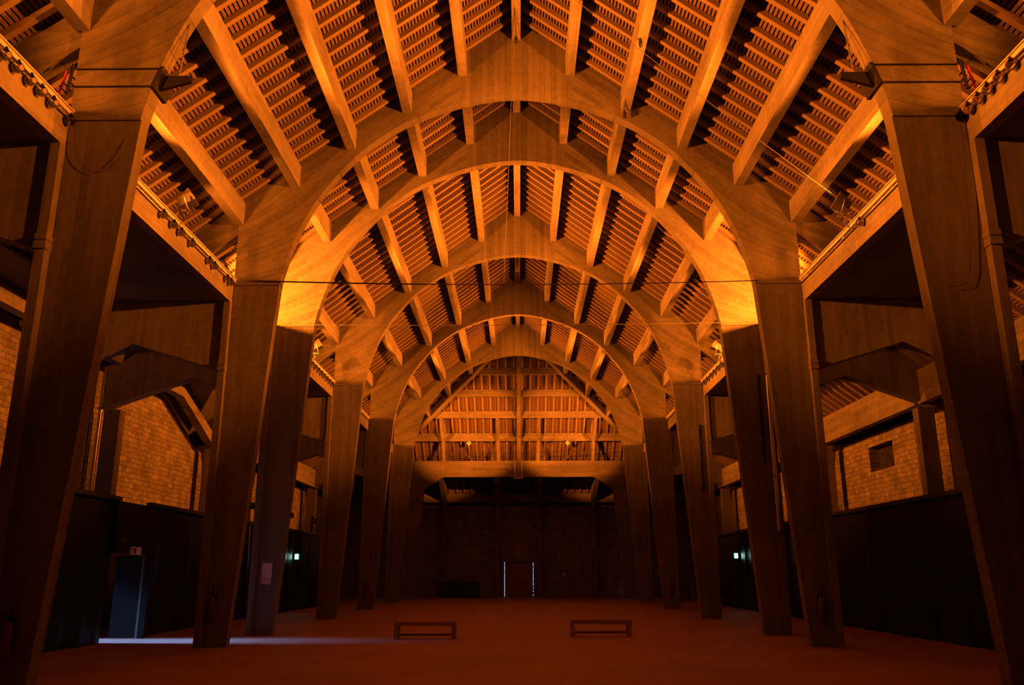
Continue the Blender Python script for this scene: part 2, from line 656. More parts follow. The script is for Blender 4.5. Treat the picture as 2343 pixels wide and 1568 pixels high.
def column_parts(y, parent, thick=ARCH_T):
    for s in (-1, 1):
        # shaft: tapering towards the floor, chamfered outer edge
        top = [(5.83, y), (6.94, y), (6.95, y + 0.01), (6.95, y + thick), (5.83, y + thick)]
        bot = [(6.44, y), (6.94, y), (6.95, y + 0.01), (6.95, y + thick), (6.44, y + thick)]
        m_ = MB()
        m_.add([(a, b, KNEE) for a, b in top] + [(a, b, 0.0) for a, b in bot],
               [(0, 1, 2, 3, 4), (9, 8, 7, 6, 5)] + [(i, i + 5, (i + 1) % 5 + 5, (i + 1) % 5) for i in range(5)])
        col_ = mirror(m_, s).build('column', 'column', parent)
        m_ = MB().box(6.95, 7.10, y - 0.16, y + thick, 0, 7.95)
        mirror(m_, s).build('pilaster', 'column', col_)
        m_ = MB().box(6.935, 7.115, y - 0.185, y + thick, 6.36, 6.45).box(6.945, 7.105, y - 0.17, y + thick, 6.325, 6.36).box(6.935, 7.115, y - 0.185, y + thick, 6.22, 6.325)
        mirror(m_, s).build('corbel', 'column', col_)


arch_lbl = ['first concrete arch, only its two columns and haunches showing at the photo edges',
            'second concrete arch, largest one whose whole curve shows, cable tied across it',
            'third concrete arch, close behind the second, both haunches brightly lit',
            'fourth concrete arch, whose columns stand beside the glowing exit signs',
            'fifth concrete arch, one before the last whole arch',
            'sixth and last concrete arch, framing the hip beams of the end roof']
for i, y in enumerate(ARCH):
    root = empty('concrete_arch', (0, y, 0), arch_lbl[i], 'arch', 'concrete arches of the nave')
    full_lo = [(-x, z) for x, z in INTR[::-1]] + INTR[1:]
    full_hi = [(-x, z) for x, z in EXTR[::-1]] + EXTR[1:]
    MB().strip(full_lo, full_hi, y - 0.035, y + ARCH_T).build('arch_rib', 'rib', root)
    column_parts(y, root)
    for s in (-1, 1):
        lo = [(s * 6.94, 9.75), (s * 9.0, 8.2), (s * 10.02, 8.16)]
        hi = [(s * 6.94, deck_z(6.94)), (s * 9.0, deck_z(9.0)), (s * 10.02, deck_z(10.02))]
        m_ = MB()
        if s < 0:
            lo, hi = lo[::-1], hi[::-1]
        m_.strip(lo, hi, y + 0.02, y + ARCH_T).build('rafter_arm', 'rib', root)

# end frame: two corner columns and the haunched beam with its railing
root = empty('end_frame', (0, END, 0), 'concrete end frame with haunched gallery beam in front of the dark far wall', 'frame')
column_parts(END, root)
m_ = MB()
lo = [(-6.9, 8.0 - 1.9), (-6.55, 6.25), (-4.74, 7.40), (4.78, 7.40), (6.55, 6.25), (6.9, 6.1)]
hi = [(x, 8.42) for x, z in lo]
m_.strip(lo, hi, END - 0.03, END + 0.24).build('gallery_beam', 'across', root)
m_ = MB()
m_.box(-6.95, 6.95, END + 0.24, END + 3.0, 8.0, 8.2)
m_.build('floor_slab', 'slab', root)
for s in (-1, 1):
    m_ = MB().strip([(5.83, 8.4), (6.1, 8.4), (6.94, 8.4)], [(5.83, 10.0), (6.1, 10.15), (6.94, 10.1)], END, END + 0.26)

# aisle frames: outer pillar with the peaked cross beam
for i, y in enumerate(ARCH):
    for s in (-1, 1):
        lab = f'{nth(i)} aisle frame on the {SIDE[s]} side, peaked concrete beam joined to a stone-wall pillar'
        root = empty('aisle_frame', (s * 11.4, y, 0), lab, 'frame', 'aisle frames')
        top = 7.3 if (s < 0 and i <= 2) else 7.12
        xs = [7.11, 9.2, 10.05, 10.1, 11.15, 11.6]
        los = [6.25, 6.9, 6.6, 6.58, 6.2, 6.0]
        his = [7.95, 7.95, 7.95, 8.1, 7.4, top]
        lo = [(x, z) for x, z in zip(xs, los)]
        hi = [(x, z) for x, z in zip(xs, his)]
        mirror(MB().strip(lo, hi, y - 0.10, y + 0.30), s).build('cross_beam', 'column', root)
        mirror(MB().box(11.15, 11.6, y + 0.03, y + 0.36, 0, 6.02), s).build('pillar', 'column', root)
        if not (s < 0 and i <= 2):
            mirror(MB().box(11.6, 12.02, y + 0.06, y + 0.30, 5.95, 6.15), s).build('wall_tie', 'purlin', root)

# ------------------------------------------------------------------ galleries: parapet beam and slab between arches
bays = [(-2.0, ARCH[0])] + list(zip(ARCH, ARCH[1:])) + [(ARCH[-1], END)]
BAYTXT = ['before the first arch', 'between first and second arches', 'between second and third arches', 'between third and fourth arches',
          'between fourth and fifth arches', 'between fifth and sixth arches', 'beyond the sixth arch']
for i, (a, b) in enumerate(bays):
    for s in (-1, 1):
        a_ = a + (ARCH_T if i else 0)
        root = empty('gallery', (s * 8, (a + b) / 2, 7.95), f'concrete gallery on the {SIDE[s]} side, {BAYTXT[i]}', 'gallery', 'side galleries')
        mirror(MB().box(6.96, 7.16, a_ - 0.02, b + 0.02, 7.95, 8.46), s).build('parapet_beam', 'purlin', root)
        mirror(MB().box(7.16, 10.05, a_ - 0.1, b + 0.1, 7.97, 8.14), s).build('floor_slab', 'slab', root)

# eave beams on the outer pillars
for i, (a, b) in enumerate(bays):
    for s in (-1, 1):
        lab = f'concrete eave beam above the stone wall, {SIDE[s]} side, {BAYTXT[i]}'
        m_ = MB()
        b2 = b if i < 6 else WALL_Y - 0.3
        if s > 0 or i > 3:
            m_.box(s * 11.2, s * 11.46, a + 0.3, b2 + 0.06, 6.12, 7.05) if s > 0 else m_.box(-11.46, -11.2, a + 0.3, b2 + 0.06, 6.12, 7.05)
        elif i < 3:
            m_.box(-11.5, -11.2, a + (0.3 if i else 0), b + 0.06, 7.30, 7.60)
        else:
            st = [(a + 0.3, 7.30, 7.60), (27.95, 7.30, 7.60), (31.1, 6.10, 6.52), (31.4, 6.05, 6.5)]
            for (y0, l0, h0), (y1, l1, h1) in zip(st, st[1:]):
                m_.hexa([(-11.5, y0, l0), (-11.2, y0, l0), (-11.2, y0, h0), (-11.5, y0, h0)], [(-11.5, y1, l1), (-11.2, y1, l1), (-11.2, y1, h1), (-11.5, y1, h1)])
            m_.beam((-11.3, 31.3, 6.4), (-10.75, 31.2, 7.85), 0.22, 0.25)
        tag(m_.build('eave_beam', 'purlin'), lab, 'beam', 'eave beams')

# ------------------------------------------------------------------ purlins
def purlin(y0, y1, x, label, ridge=False):
    m_ = MB()
    zb = purl(x)
    hw = 0.115
    zt0 = roof(abs(x) + hw) - 0.0
    zt1 = roof(abs(x) - hw) if not ridge else zt0
    s = 1 if x >= 0 else -1
    ax = abs(x)
    p = [(ax - hw, zb), (ax + hw, zb), (ax + hw, zt0), (ax - hw, zt1)]
    if ridge:
        p = [(-hw, zb), (hw, zb), (hw, zt0), (0, roof(0)), (-hw, zt0)]
    n = len(p)
    v = [(s * a, y0, z) for a, z in p] + [(s * a, y1, z) for a, z in p]
    f = [tuple(range(n)), tuple(range(2 * n - 1, n - 1, -1))] + [(i, i + n, (i + 1) % n + n, (i + 1) % n) for i in range(n)]
    m_.add(v, f)
    return tag(m_.build('purlin', 'purlin'), label, 'roof beam', 'concrete purlins')


for i, (a, b) in enumerate(bays):
    if i == 6:
        a_ = ARCH[-1] + ARCH_T
        for k, x in enumerate(PX):
            for s in (-1, 1):
                purlin(a_, HIP + x + 0.05, s * x, f'{nth(k)} concrete purlin below the ridge, {SIDE[s]} side, running into the hip beam')
        continue
    a_ = a + (ARCH_T if i else 0)
    b_y = b - 0.03
    purlin(a_, b_y, 0.0, f'concrete ridge beam {BAYTXT[i]}', True)
    for k, x in enumerate(PX):
        for s in (-1, 1):
            purlin(a_, b_y, s * x, f'{nth(k)} concrete purlin below the ridge, {SIDE[s]} side, {BAYTXT[i]}')

# ------------------------------------------------------------------ hip end: hip beams, cross purlins, posts, rib
for s in (-1, 1):
    m_ = MB()
    p0, p1 = (s * 0.05, HIP + 0.05, 15.5), (s * 6.9, HIP + 6.9, 15.5 - 0.755 * 6.85)
    m_.beam(p0, p1, 0.26, 0.52)
    tag(m_.build('hip_beam', 'rib'), f'diagonal concrete hip beam descending toward the {SIDE[s]} side of the far end', 'roof beam', 'hip beams')
HP = [(1.41, 14.16), (2.87, 13.14), (4.29, 12.06), (5.73, 10.98), (7.36, 9.75)]
for k, (q, zb) in enumerate(HP):
    m_ = MB()
    y = HIP + q
    h = 0.44 if k < 4 else 0.62
    x1 = min(q, 6.7) - 0.05
    m_.add([(sx * x1, yy, zz) for sx in (-1, 1) for yy, zz in ((y, zb), (y + 0.2, zb), (y + 0.2, zb + h), (y, zb + h))],
           [(3, 2, 1, 0), (4, 5, 6, 7), (0, 1, 5, 4), (1, 2, 6, 5), (2, 3, 7, 6), (3, 0, 4, 7)])
    tag(m_.build('purlin', 'across'), f'{nth(k)} concrete cross beam of the end roof, counted from its peak', 'roof beam', 'cross beams of the end roof')
m_ = MB()
m_.beam((0.04, HIP + 0.3, 15.3), (0.04, HIP + 7.36, 15.3 - 0.755 * 7.06), 0.24, 0.46)
m_.box(-0.08, 0.16, END - 0.02, END + 0.2, 8.42, 9.9)
tag(m_.build('roof_rib', 'column'), 'central concrete rib of the end roof, standing down onto the gallery beam', 'roof beam')
for n_, x in (('outer', 4.9), ('inner', 1.32)):
    for s in (-1, 1):
        m_ = MB()
        xb = x - (0.17 if n_ == 'outer' else 0.08)
        pts = [(x, 53.02, 10.98), (x * 0.985, 54.30, 9.75), (xb, END + 0.12, 8.42)]
        for (xa, ya, za), (xc, yc, zc) in zip(pts, pts[1:]):
            m_.hexa([(s * (xa - 0.1), ya, za), (s * (xa + 0.1), ya, za), (s * (xa + 0.1), ya + 0.2, za + 0.05), (s * (xa - 0.1), ya + 0.2, za + 0.05)],
                    [(s * (xc - 0.1), yc - 0.05, zc), (s * (xc + 0.1), yc - 0.05, zc), (s * (xc + 0.1), yc + 0.18, zc), (s * (xc - 0.1), yc + 0.18, zc)])
        tag(m_.build('post', 'column'), f'{n_} concrete post on the far gallery beam, {SIDE[s]} side', 'post', 'posts on the far gallery beam')

# ------------------------------------------------------------------ rafters
RW, RD = 0.112, 0.14


def rafter_mesh(x0, x1):
    """along +x from x0 to x1, origin at ridge height, bottoms on the roof line."""
    m_ = MB()
    z0, z1 = -0.755 * x0, -0.755 * x1
    m_.hexa([(x0, -RW / 2, z0), (x0, RW / 2, z0), (x0, RW / 2, z0 + RD), (x0, -RW / 2, z0 + RD)],
            [(x1, -RW / 2, z1), (x1, RW / 2, z1), (x1, RW / 2, z1 + RD), (x1, -RW / 2, z1 + RD)])
    return m_


proto = {}


def rafter(y, s, x0, x1, label):
    key = (round(x0, 2), round(x1, 2))
    if key not in proto:
        o = rafter_mesh(*key).build('rafter', 'rafter')
        proto[key] = o
    else:
        o = proto[key].copy()
        COL.objects.link(o)
    o.location = (0, y, roof(0) + random.uniform(-0.006, 0.006))
    o.rotation_euler = (0, 0, math.pi if s < 0 else 0)
    return tag(o, label, 'rafter', 'wooden rafters')


SP = 0.497
for i, (a, b) in enumerate(bays[:6]):
    if i == 0:
        ys = [b - 0.28 - k * SP for k in range(12)]
        txt = lambda k: f'{nth(k)} wooden rafter this side of the first arch'
    else:
        n_ = int((b - a - 0.5) / SP)
        off = ((b - a + ARCH_T) - n_ * SP) / 2
        ys = [a + off + k * SP for k in range(n_ + 1)]
        txt = lambda k, i=i: f'{nth(k)} wooden rafter beyond the {nth(i - 1)} arch'
    for k, y in enumerate(ys):
        for s in (-1, 1):
            x1 = 10.3 if (s < 0 and y < 31.3) else 11.7
            rafter(y, s, 0.02, x1, txt(k) + f', on the {SIDE[s]} side')
k = 0
y = ARCH[-1] + 0.45
while y < HIP + 6.6:
    for s in (-1, 1):
        rafter(y, s, max(0.1, y - HIP + 0.15), 11.7, f'{nth(k)} wooden rafter beyond the sixth arch, on the {SIDE[s]} side')
    y += SP
    k += 1
hx = [(j + 0.5) * SP for j in range(14)]
for j, x in enumerate(hx):
    for s in (-1, 1):
        o = rafter_mesh(round(x + 0.15, 2), 11.75).build('rafter', 'rafter')
        o.location = (s * x, HIP, roof(0))
        o.rotation_euler = (0, 0, math.pi / 2)
        tag(o, f'{nth(j)} wooden rafter of the end roof from its centre, {SIDE[s]} side', 'rafter', 'wooden rafters')

# ------------------------------------------------------------------ end aisle behind the end frame
for x, lab in ((-4.98, 'outer pillar on the far wall behind the low dark box'), (-1.38, 'pillar on the far wall just beside the door, box side'),
               (1.40, 'pillar on the far wall just beside the door, small sign side'), (5.05, 'outer pillar on the far wall beyond the small sign')):
    root = empty('wall_pillar', (x, 58.5, 0), lab, 'pillar', 'pillars of the far wall')
    MB().box(x - 0.15, x + 0.15, 58.35, 58.75, 0, 6.2).build('shaft', 'column', root)
    m_ = MB()
    m_.hexa([(x - 0.15, 58.35, 6.1), (x + 0.15, 58.35, 6.1), (x + 0.15, 58.75, 6.9), (x - 0.15, 58.75, 6.9)],
            [(x - 0.15, END + 0.3, 7.45), (x + 0.15, END + 0.3, 7.45), (x + 0.15, END + 0.3, 7.98), (x - 0.15, END + 0.3, 7.98)])
    m_.build('arm', 'column', root)
m_ = MB().box(-11.1, 11.1, 58.4, 58.66, 6.14, 6.72)
tag(m_.build('eave_beam', 'across'), 'concrete eave beam across the top of the dark far wall', 'beam', 'eave beams')

# far door
root = tag(MB().box(-0.93, 0.95, WALL_Y + 0.12, WALL_Y + 0.2, 0.02, 2.27).build('door_2', 'door_wood'), kind='structure')
m_ = MB()
for z in (0.35, 1.1, 1.85):
    m_.box(-0.86, 0.88, WALL_Y + 0.085, WALL_Y + 0.12, z, z + 0.12)
m_.build('door_rail', 'door_wood', root)
m_ = MB().box(0.14, 0.26, WALL_Y + 0.05, WALL_Y + 0.085, 1.0, 1.06).box(-0.3, -0.24, WALL_Y + 0.05, WALL_Y + 0.085, 1.0, 1.12)
m_.build('door_handle', 'black_metal', root)
m_ = MB()
for x0, gaps in ((-0.968, [(0.03, 0.2), (0.24, 1.55), (1.6, 2.02), (2.06, 2.24)]), (0.957, [(0.05, 0.15), (0.3, 0.4), (0.5, 0.62), (0.7, 0.95), (1.0, 1.5), (1.55, 1.9), (1.95, 2.2)])):
    for a, b in gaps:
        m_.box(x0, x0 + 0.035, WALL_Y + 0.13, WALL_Y + 0.19, a, b)
m_.build('daylight_gap', 'daylight', root)
m_ = MB()
m_.hexa([(-1.05, WALL_Y - 0.03, 2.26), (1.07, WALL_Y - 0.03, 2.26), (0.9, WALL_Y - 0.03, 2.43), (-0.88, WALL_Y - 0.03, 2.43)],
        [(-1.05, WALL_Y + 0.03, 2.26), (1.07, WALL_Y + 0.03, 2.26), (0.9, WALL_Y + 0.03, 2.43), (-0.88, WALL_Y + 0.03, 2.43)])
tag(m_.build('trim_1', 'stone'), kind='structure')
# narrow side door at the window-side end of the far wall, daylight in its joint
root = tag(MB().box(7.1, 8.1, WALL_Y - 0.07, WALL_Y - 0.01, 0.02, 2.2).build('door_3', 'door_wood'), kind='structure')
m_ = MB()
for a, b in ((0.05, 0.3), (0.35, 0.6), (0.7, 0.95), (1.4, 1.55)):
    m_.box(7.06, 7.085, WALL_Y - 0.05, WALL_Y - 0.01, a, b)
m_.build('daylight_gap', 'daylight', root)
m_ = MB().box(6.98, 7.3, WALL_Y - 0.1, WALL_Y, 2.22, 2.3)
m_.build('lintel', 'black_metal', root)

# opening in the wall on the window side
root = tag(MB().box(12.33, 12.38, WY0, WY1, WZ0, WZ1).build('window_1', 'dark'), kind='structure')
m_ = MB()
for p in ((28.6, 5.6, 27.9, 4.9), (28.2, 5.6, 28.75, 4.9), (27.6, 5.6, 27.45, 4.95), (28.9, 5.5, 28.1, 5.0)):
    m_.tube([(12.31, p[0], p[1]), (12.32, p[2], p[3])], 0.005, 5)
m_.build('netting_cord', 'cable', root)

# ------------------------------------------------------------------ black sheet screens along the aisles
def sheet(x, y0, y1, z1, seed):
    r = random.Random(seed)
    m_ = MB()
    nx = max(8, int((y1 - y0) / 0.10))
    nz = 14
    ph = [r.uniform(0, 6.28) for _ in range(4)]
    v = []
    s = 1 if x > 0 else -1
    for j in range(nz + 1):
        zf = j / nz
        z = z1 * zf
        for i in range(nx + 1):
            y = y0 + (y1 - y0) * i / nx
            amp = 0.035 * (1 - 0.75 * zf)
            d = amp * (math.sin(y * 3.1 + ph[0] + zf * 1.3) + 0.7 * math.sin(y * 7.3 + ph[1] - zf * 2) + 0.4 * math.sin(y * 15 + ph[2]))
            v.append((x + s * (0.02 + d), y, z))
    f = [(j * (nx + 1) + i, j * (nx + 1) + i + 1, (j + 1) * (nx + 1) + i + 1, (j + 1) * (nx + 1) + i) for j in range(nz) for i in range(nx)]
    m_.add(v, f, 0, True)
    return m_


LX, RX, SH = -9.72, 9.9, 3.38
screens = [(LX, 12.3, 20.98, 'black plastic sheet screen before the open daylit doorway'),
           (LX, 22.75, 24.0, 'narrow black plastic sheet just past the open doorway'),
           (LX, 24.0, 31.5, 'black plastic sheet screen beyond the open doorway, before the exit sign'),
           (LX, 31.5, 41.5, 'black plastic sheet screen carrying the glowing exit sign, doorway side'),
           (LX, 41.5, 47.5, 'last black plastic sheet screen on the doorway side'),
           (RX, 12.0, 17.8, 'first black plastic sheet screen on the window side, beside the first arch'),
           (RX, 17.8, 21.6, 'second black plastic sheet screen on the window side'),
           (RX, 21.6, 26.5, 'third black plastic sheet screen on the window side, below the window'),
           (RX, 26.5, 33.5, 'fourth black plastic sheet screen on the window side, behind the third column'),
           (RX, 33.5, 39.0, 'fifth black plastic sheet screen on the window side, before the exit sign'),
           (RX, 39.0, 47.5, 'last black plastic sheet screen on the window side, past the exit sign')]
for i, (x, y0, y1, lab) in enumerate(screens):
    root = empty('sheet_screen', (x, (y0 + y1) / 2, 0), lab, 'screen', 'black sheet screens')
    dx = 0.0 if i % 2 else 0.03 * (1 if x > 0 else -1)
    sheet(x + dx, y0, y1 + (0.06 if y1 not in (20.98, 47.5) else 0.0), SH - 0.02, i).build('sheet', 'black_sheet', root)
    m_ = MB().box(x - 0.09, x + 0.09, y0, y1 - 0.03, SH - 0.10, SH)
    m_.build('top_rail', 'black_metal', root)
    for yy in (y0 + 0.06, y1 - 0.1):
        s = 1 if x > 0 else -1
        xx = x + s * 0.24
        MB().box(xx - 0.04, xx + 0.04, yy - 0.04, yy + 0.04, 0, SH - 0.1).build('post', 'black_metal', root)

# open doorway on the doorway side: door leaf, jamb, lintel and small sign boxes
root = tag(MB().box(-10.28, -9.62, 22.44, 22.49, 0.02, 2.0).build('door_1', 'door_paint'), kind='structure')
MB().box(-9.56, -9.40, 22.42, 22.55, 0, 2.05).build('jamb', 'door_paint', root)
MB().box(-9.62, -9.56, 22.43, 22.47, 0, 2.0).build('door_edge', 'grey_metal', root)
m_ = MB().box(-9.80, -9.66, 20.86, 22.86, 2.05, SH - 0.1)
m_.build('lintel_panel', 'black_sheet', root)
root = empty('door_sign', (-9.6, 21.98, 1.94), 'small pale sign box above the open doorway', 'sign')
MB().box(-9.66, -9.60, 21.72, 22.24, 2.06 - 0.03, 2.22).build('sign_box', 'paper', root)
MB().box(-9.598, -9.594, 21.78, 21.95, 2.06, 2.19).build('red_field', 'red', root)
root = empty('alarm_box', (-9.6, 21.2, 2.3), 'tiny red alarm box over the open doorway beside the sign', 'alarm')
MB().box(-9.66, -9.58, 21.08, 21.34, 2.32, 2.42).build('housing', 'red', root)
MB().box(-9.582, -9.57, 21.17, 21.25, 2.345, 2.395).build('button', 'black_metal', root)

# ------------------------------------------------------------------ exit signs
def exit_sign(x, y, z, lab):
    root = empty('exit_sign', (x, y, z), lab, 'exit sign', 'glowing exit signs')
    MB().box(x - 0.095, x + 0.095, y, y + 0.05, z - 0.12, z + 0.12).build('housing', 'exit_frame', root)
    if abs(x) > 9:
        xs_ = sorted((x + math.copysign(0.09, x), x + math.copysign(0.2, x)))
        MB().box(xs_[0], xs_[1], y + 0.01, y + 0.04, z - 0.02, z + 0.02).build('bracket', 'black_metal', root)
    MB().box(x - 0.065, x + 0.065, y - 0.012, y + 0.002, z - 0.095, z + 0.095).build('lit_panel', 'exit_glow', root)


exit_sign(LX + 0.13, 37.86, 2.25, 'glowing green-white exit sign on the black screen, doorway side')
exit_sign(RX - 0.13, 39.43, 2.29, 'glowing green-white exit sign on the black screen, window side')
exit_sign(-7.61, WALL_Y - 0.05, 2.93, 'glowing green-white exit sign beside the last column, far wall')

# ------------------------------------------------------------------ benches
def bench(x0, x1, y, lab, h=0.42):
    root = empty('bench', ((x0 + x1) / 2, y, 0), lab, 'bench', 'wooden benches')
    w_ = 0.36
    MB().box(x0, x1, y, y + w_, h - 0.05, h).build('seat', 'bench', root)
    for xa in (x0, x1 - 0.10):
        MB().box(xa, xa + 0.10, y, y + w_, 0, h - 0.05).build('leg', 'bench', root)
    MB().box(x0 + 0.10, x1 - 0.10, y + 0.15, y + 0.21, 0.07, 0.13).build('stretcher', 'bench', root)
    MB().box(x0 + 0.10, x1 - 0.10, y, y + 0.03, h - 0.11, h - 0.05).build('apron', 'bench', root)


bench(-3.06, -1.54, 22.05, 'low plain wooden bench at the end of the daylight streak')
bench(1.35, 2.90, 22.85, 'low plain wooden bench farther from the open doorway')

# ------------------------------------------------------------------ fire extinguishers
def extinguisher(x, y, z, lab, s=1.0):
    """hung on a column's front face at y; z = foot of the cylinder."""
    root = empty('fire_extinguisher', (x, y, z), lab, 'fire extinguisher', 'fire extinguishers on the columns')
    c = (x, y - 0.10, z)
    MB().lathe([(0.0, 0), (0.06, 0.0), (0.075, 0.02), (0.075, 0.36), (0.06, 0.42), (0.028, 0.46), (0.028, 0.49), (0, 0.49)], c, 16).build('cylinder', 'red', root)
    MB().box(x - 0.03, x + 0.03, y - 0.14, y - 0.06, z + 0.49, z + 0.54).box(x - 0.02, x + 0.02, y - 0.22, y - 0.10, z + 0.54, z + 0.57).build('valve', 'black_metal', root)
    pts = [(x + 0.02, y - 0.10, z + 0.52), (x + 0.0, y - 0.11, z + 0.66), (x + 0.05, y - 0.12, z + 0.72), (x + 0.11, y - 0.12, z + 0.66), (x + 0.11, y - 0.12, z + 0.4), (x + 0.095, y - 0.11, z + 0.16)]
    MB().tube(pts, 0.012, 7).build('hose', 'cable', root)
    MB().box(x - 0.05, x + 0.05, y - 0.03, y, z + 0.1, z + 0.5).build('wall_bracket', 'black_metal', root)


extinguisher(-6.70, ARCH[0], 0.50, 'red fire extinguisher on the first arch column, doorway side')
extinguisher(-6.77, ARCH[1], 0.62, 'red fire extinguisher with looped hose on the second arch column, doorway side')
extinguisher(6.69, ARCH[1], 0.60, 'red fire extinguisher on the second arch column, window side')
extinguisher(-6.80, ARCH[4], 0.55, 'red fire extinguisher on the fifth arch column, doorway side')
extinguisher(6.74, ARCH[4], 0.55, 'red fire extinguisher on the fifth arch column, window side')

# posters on the third column, doorway side
tag(MB().box(-6.83, -6.56, ARCH[2] - 0.012, ARCH[2] - 0.002, 1.45, 1.84).build('poster', 'paper'), 'pale paper notice taped on the third column, doorway side', 'poster')
tag(MB().box(-6.83, -6.57, ARCH[2] - 0.012, ARCH[2] - 0.002, 1.29, 1.435).build('notice', 'pink_paper'), 'small pinkish notice just below the pale paper notice', 'notice')

# small sign and low dark box at the far wall; bench-like table
tag(MB().box(2.92, 3.15, WALL_Y - 0.02, WALL_Y - 0.005, 1.28, 1.55).build('wall_sign', 'pink_paper'), 'small reddish sign on the far wall beside the door', 'sign')
root = empty('crate', (-3.8, 58.2, 0), 'long low black crate standing before the far wall', 'crate')
MB().box(-5.0, -2.55, 57.3, 58.0, 0.04, 0.94).build('body', 'black_metal', root)
MB().box(-5.03, -2.52, 57.27, 58.03, 0.94, 0.98).build('lid', 'black_metal', root)
for xx in (-4.9, -2.75):
    MB().box(xx, xx + 0.1, 57.4, 57.9, 0, 0.04).build('foot', 'black_metal', root)
root = empty('table', (9.2, 51.5, 0), 'low dark table in the window side aisle near the far wall', 'table')
MB().box(8.9, 9.7, 50.2, 53.0, 0.68, 0.73).build('tabletop', 'black_metal', root)
MB().box(8.95, 9.65, 50.3, 52.9, 0.28, 0.31).build('shelf', 'bench', root)
for xx in (8.94, 9.6):
    for yy in (50.25, 52.85):
        MB().box(xx, xx + 0.06, yy, yy + 0.06, 0, 0.68).build('leg', 'black_metal', root)

# ------------------------------------------------------------------ gallery rails, globe lamps
RAILY = {0: (4.0, ARCH[0] - 0.02), 1: (ARCH[0] + 0.3, ARCH[1] - 0.02), 3: (ARCH[2] + 0.3, ARCH[3] - 0.02), 4: (ARCH[3] + 0.3, ARCH[4] - 0.02)}
for i, (a, b) in RAILY.items():
    for s in (-1, 1):
        root = empty('lamp_rail', (s * 6.9, (a + b) / 2, 8.5), f'pale steel lamp rail along the {SIDE[s]} side gallery, {BAYTXT[i]}', 'rail', 'lamp rails')
        x = s * 6.93
        m_ = MB().box(min(x, x - s * 0.03), max(x, x - s * 0.03), a, b, 8.46, 8.55).box(min(x - s * 0.03, x - s * 0.06), max(x - s * 0.03, x - s * 0.06), a, b, 8.53, 8.55)
        m_.build('channel', 'rail_paint', root)
        MB().tube([(s * 6.95, a, 8.40), (s * 6.95, b, 8.40)], 0.018, 6).build('cable_pipe', 'cable', root)
        m_ = MB().tube([(s * 7.3, a, 8.92), (s * 7.3, b, 8.92)], 0.02, 6)
        m_.build('handrail', 'grey_metal', root)
        n_ = max(2, int((b - a) / 2.6))
        for k in range(n_):
            yy = a + (k + 0.5) * (b - a) / n_
            MB().box(s * 7.3 - 0.02, s * 7.3 + 0.02, yy - 0.02, yy + 0.02, 8.14, 8.92).build('baluster', 'grey_metal', root)


bulb_proto = [None]


def globe(s, y, z, lab):
    x = s * 6.865
    z -= 0.03
    root = empty('globe_lamp', (x, y, z), lab, 'lamp', 'unlit globe lamps on the gallery rails')
    if bulb_proto[0] is None:
        r = 0.082
        prof = [(max(0.001, r * math.sin(t)), r - r * math.cos(t)) for t in [k * math.pi / 12 for k in range(11)]]
        a_ = MB().lathe(prof, (0, 0, -r), 18).build('bulb', 'bulb')
        b_2 = MB().lathe([(0.0, 0.115), (0.022, 0.112), (0.026, 0.07), (0.032, 0.062), (0.03, 0.05), (0.0, 0.05)], (0, 0, 0), 12)
        b_2.box(-0.01, 0.01, -0.01, 0.01, 0.09, 0.125)
        b_2 = b_2.build('socket', 'black_metal')
        c_ = MB().tube([(0, -0.012, 0.05), (0, -0.012, -0.01), (0, 0.012, -0.01), (0, 0.012, 0.05)], 0.004, 5).build('filament', 'grey_metal')
        bulb_proto[0] = (a_, b_2, c_)
        parts = bulb_proto[0]
    else:
        parts = []
        for p in bulb_proto[0]:
            c = p.copy()
            COL.objects.link(c)
            parts.append(c)
    for p in parts:
        p.parent = root
        p.matrix_parent_inverse = Matrix.Identity(4)
        p.location = (0, 0, 0)


GL = [10.0, 10.3, 10.62, 10.9, 11.22, 11.72]
GR = [10.42, 10.74, 11.04, 11.30, 11.58, 11.80]
G1 = [15.29, 15.80, 16.20, 16.80, 17.85, 18.18, 19.05, 19.32]
for k, y in enumerate(sorted(GL, reverse=True)):
    globe(-1, y, 8.37, f'{nth(k)} clear globe lamp this side of the first arch, doorway side')
for k, y in enumerate(sorted(GR, reverse=True)):
    globe(1, y, 8.40, f'{nth(k)} clear globe lamp this side of the first arch, window side')
for k, y in enumerate(G1):
    globe(-1, y, 8.36, f'{nth(k)} clear globe lamp beyond the first arch, doorway side')
globe(1, 15.85, 8.37, 'single clear globe lamp beyond the first arch, window side')
for k in range(9):
    globe(-1, 27.3 + k * 0.45, 8.36, f'{nth(k)} clear globe lamp beyond the third arch, doorway side')
for k in range(6):
    globe(1, 28.0 + k * 0.55, 8.36, f'{nth(k)} clear globe lamp beyond the third arch, window side')

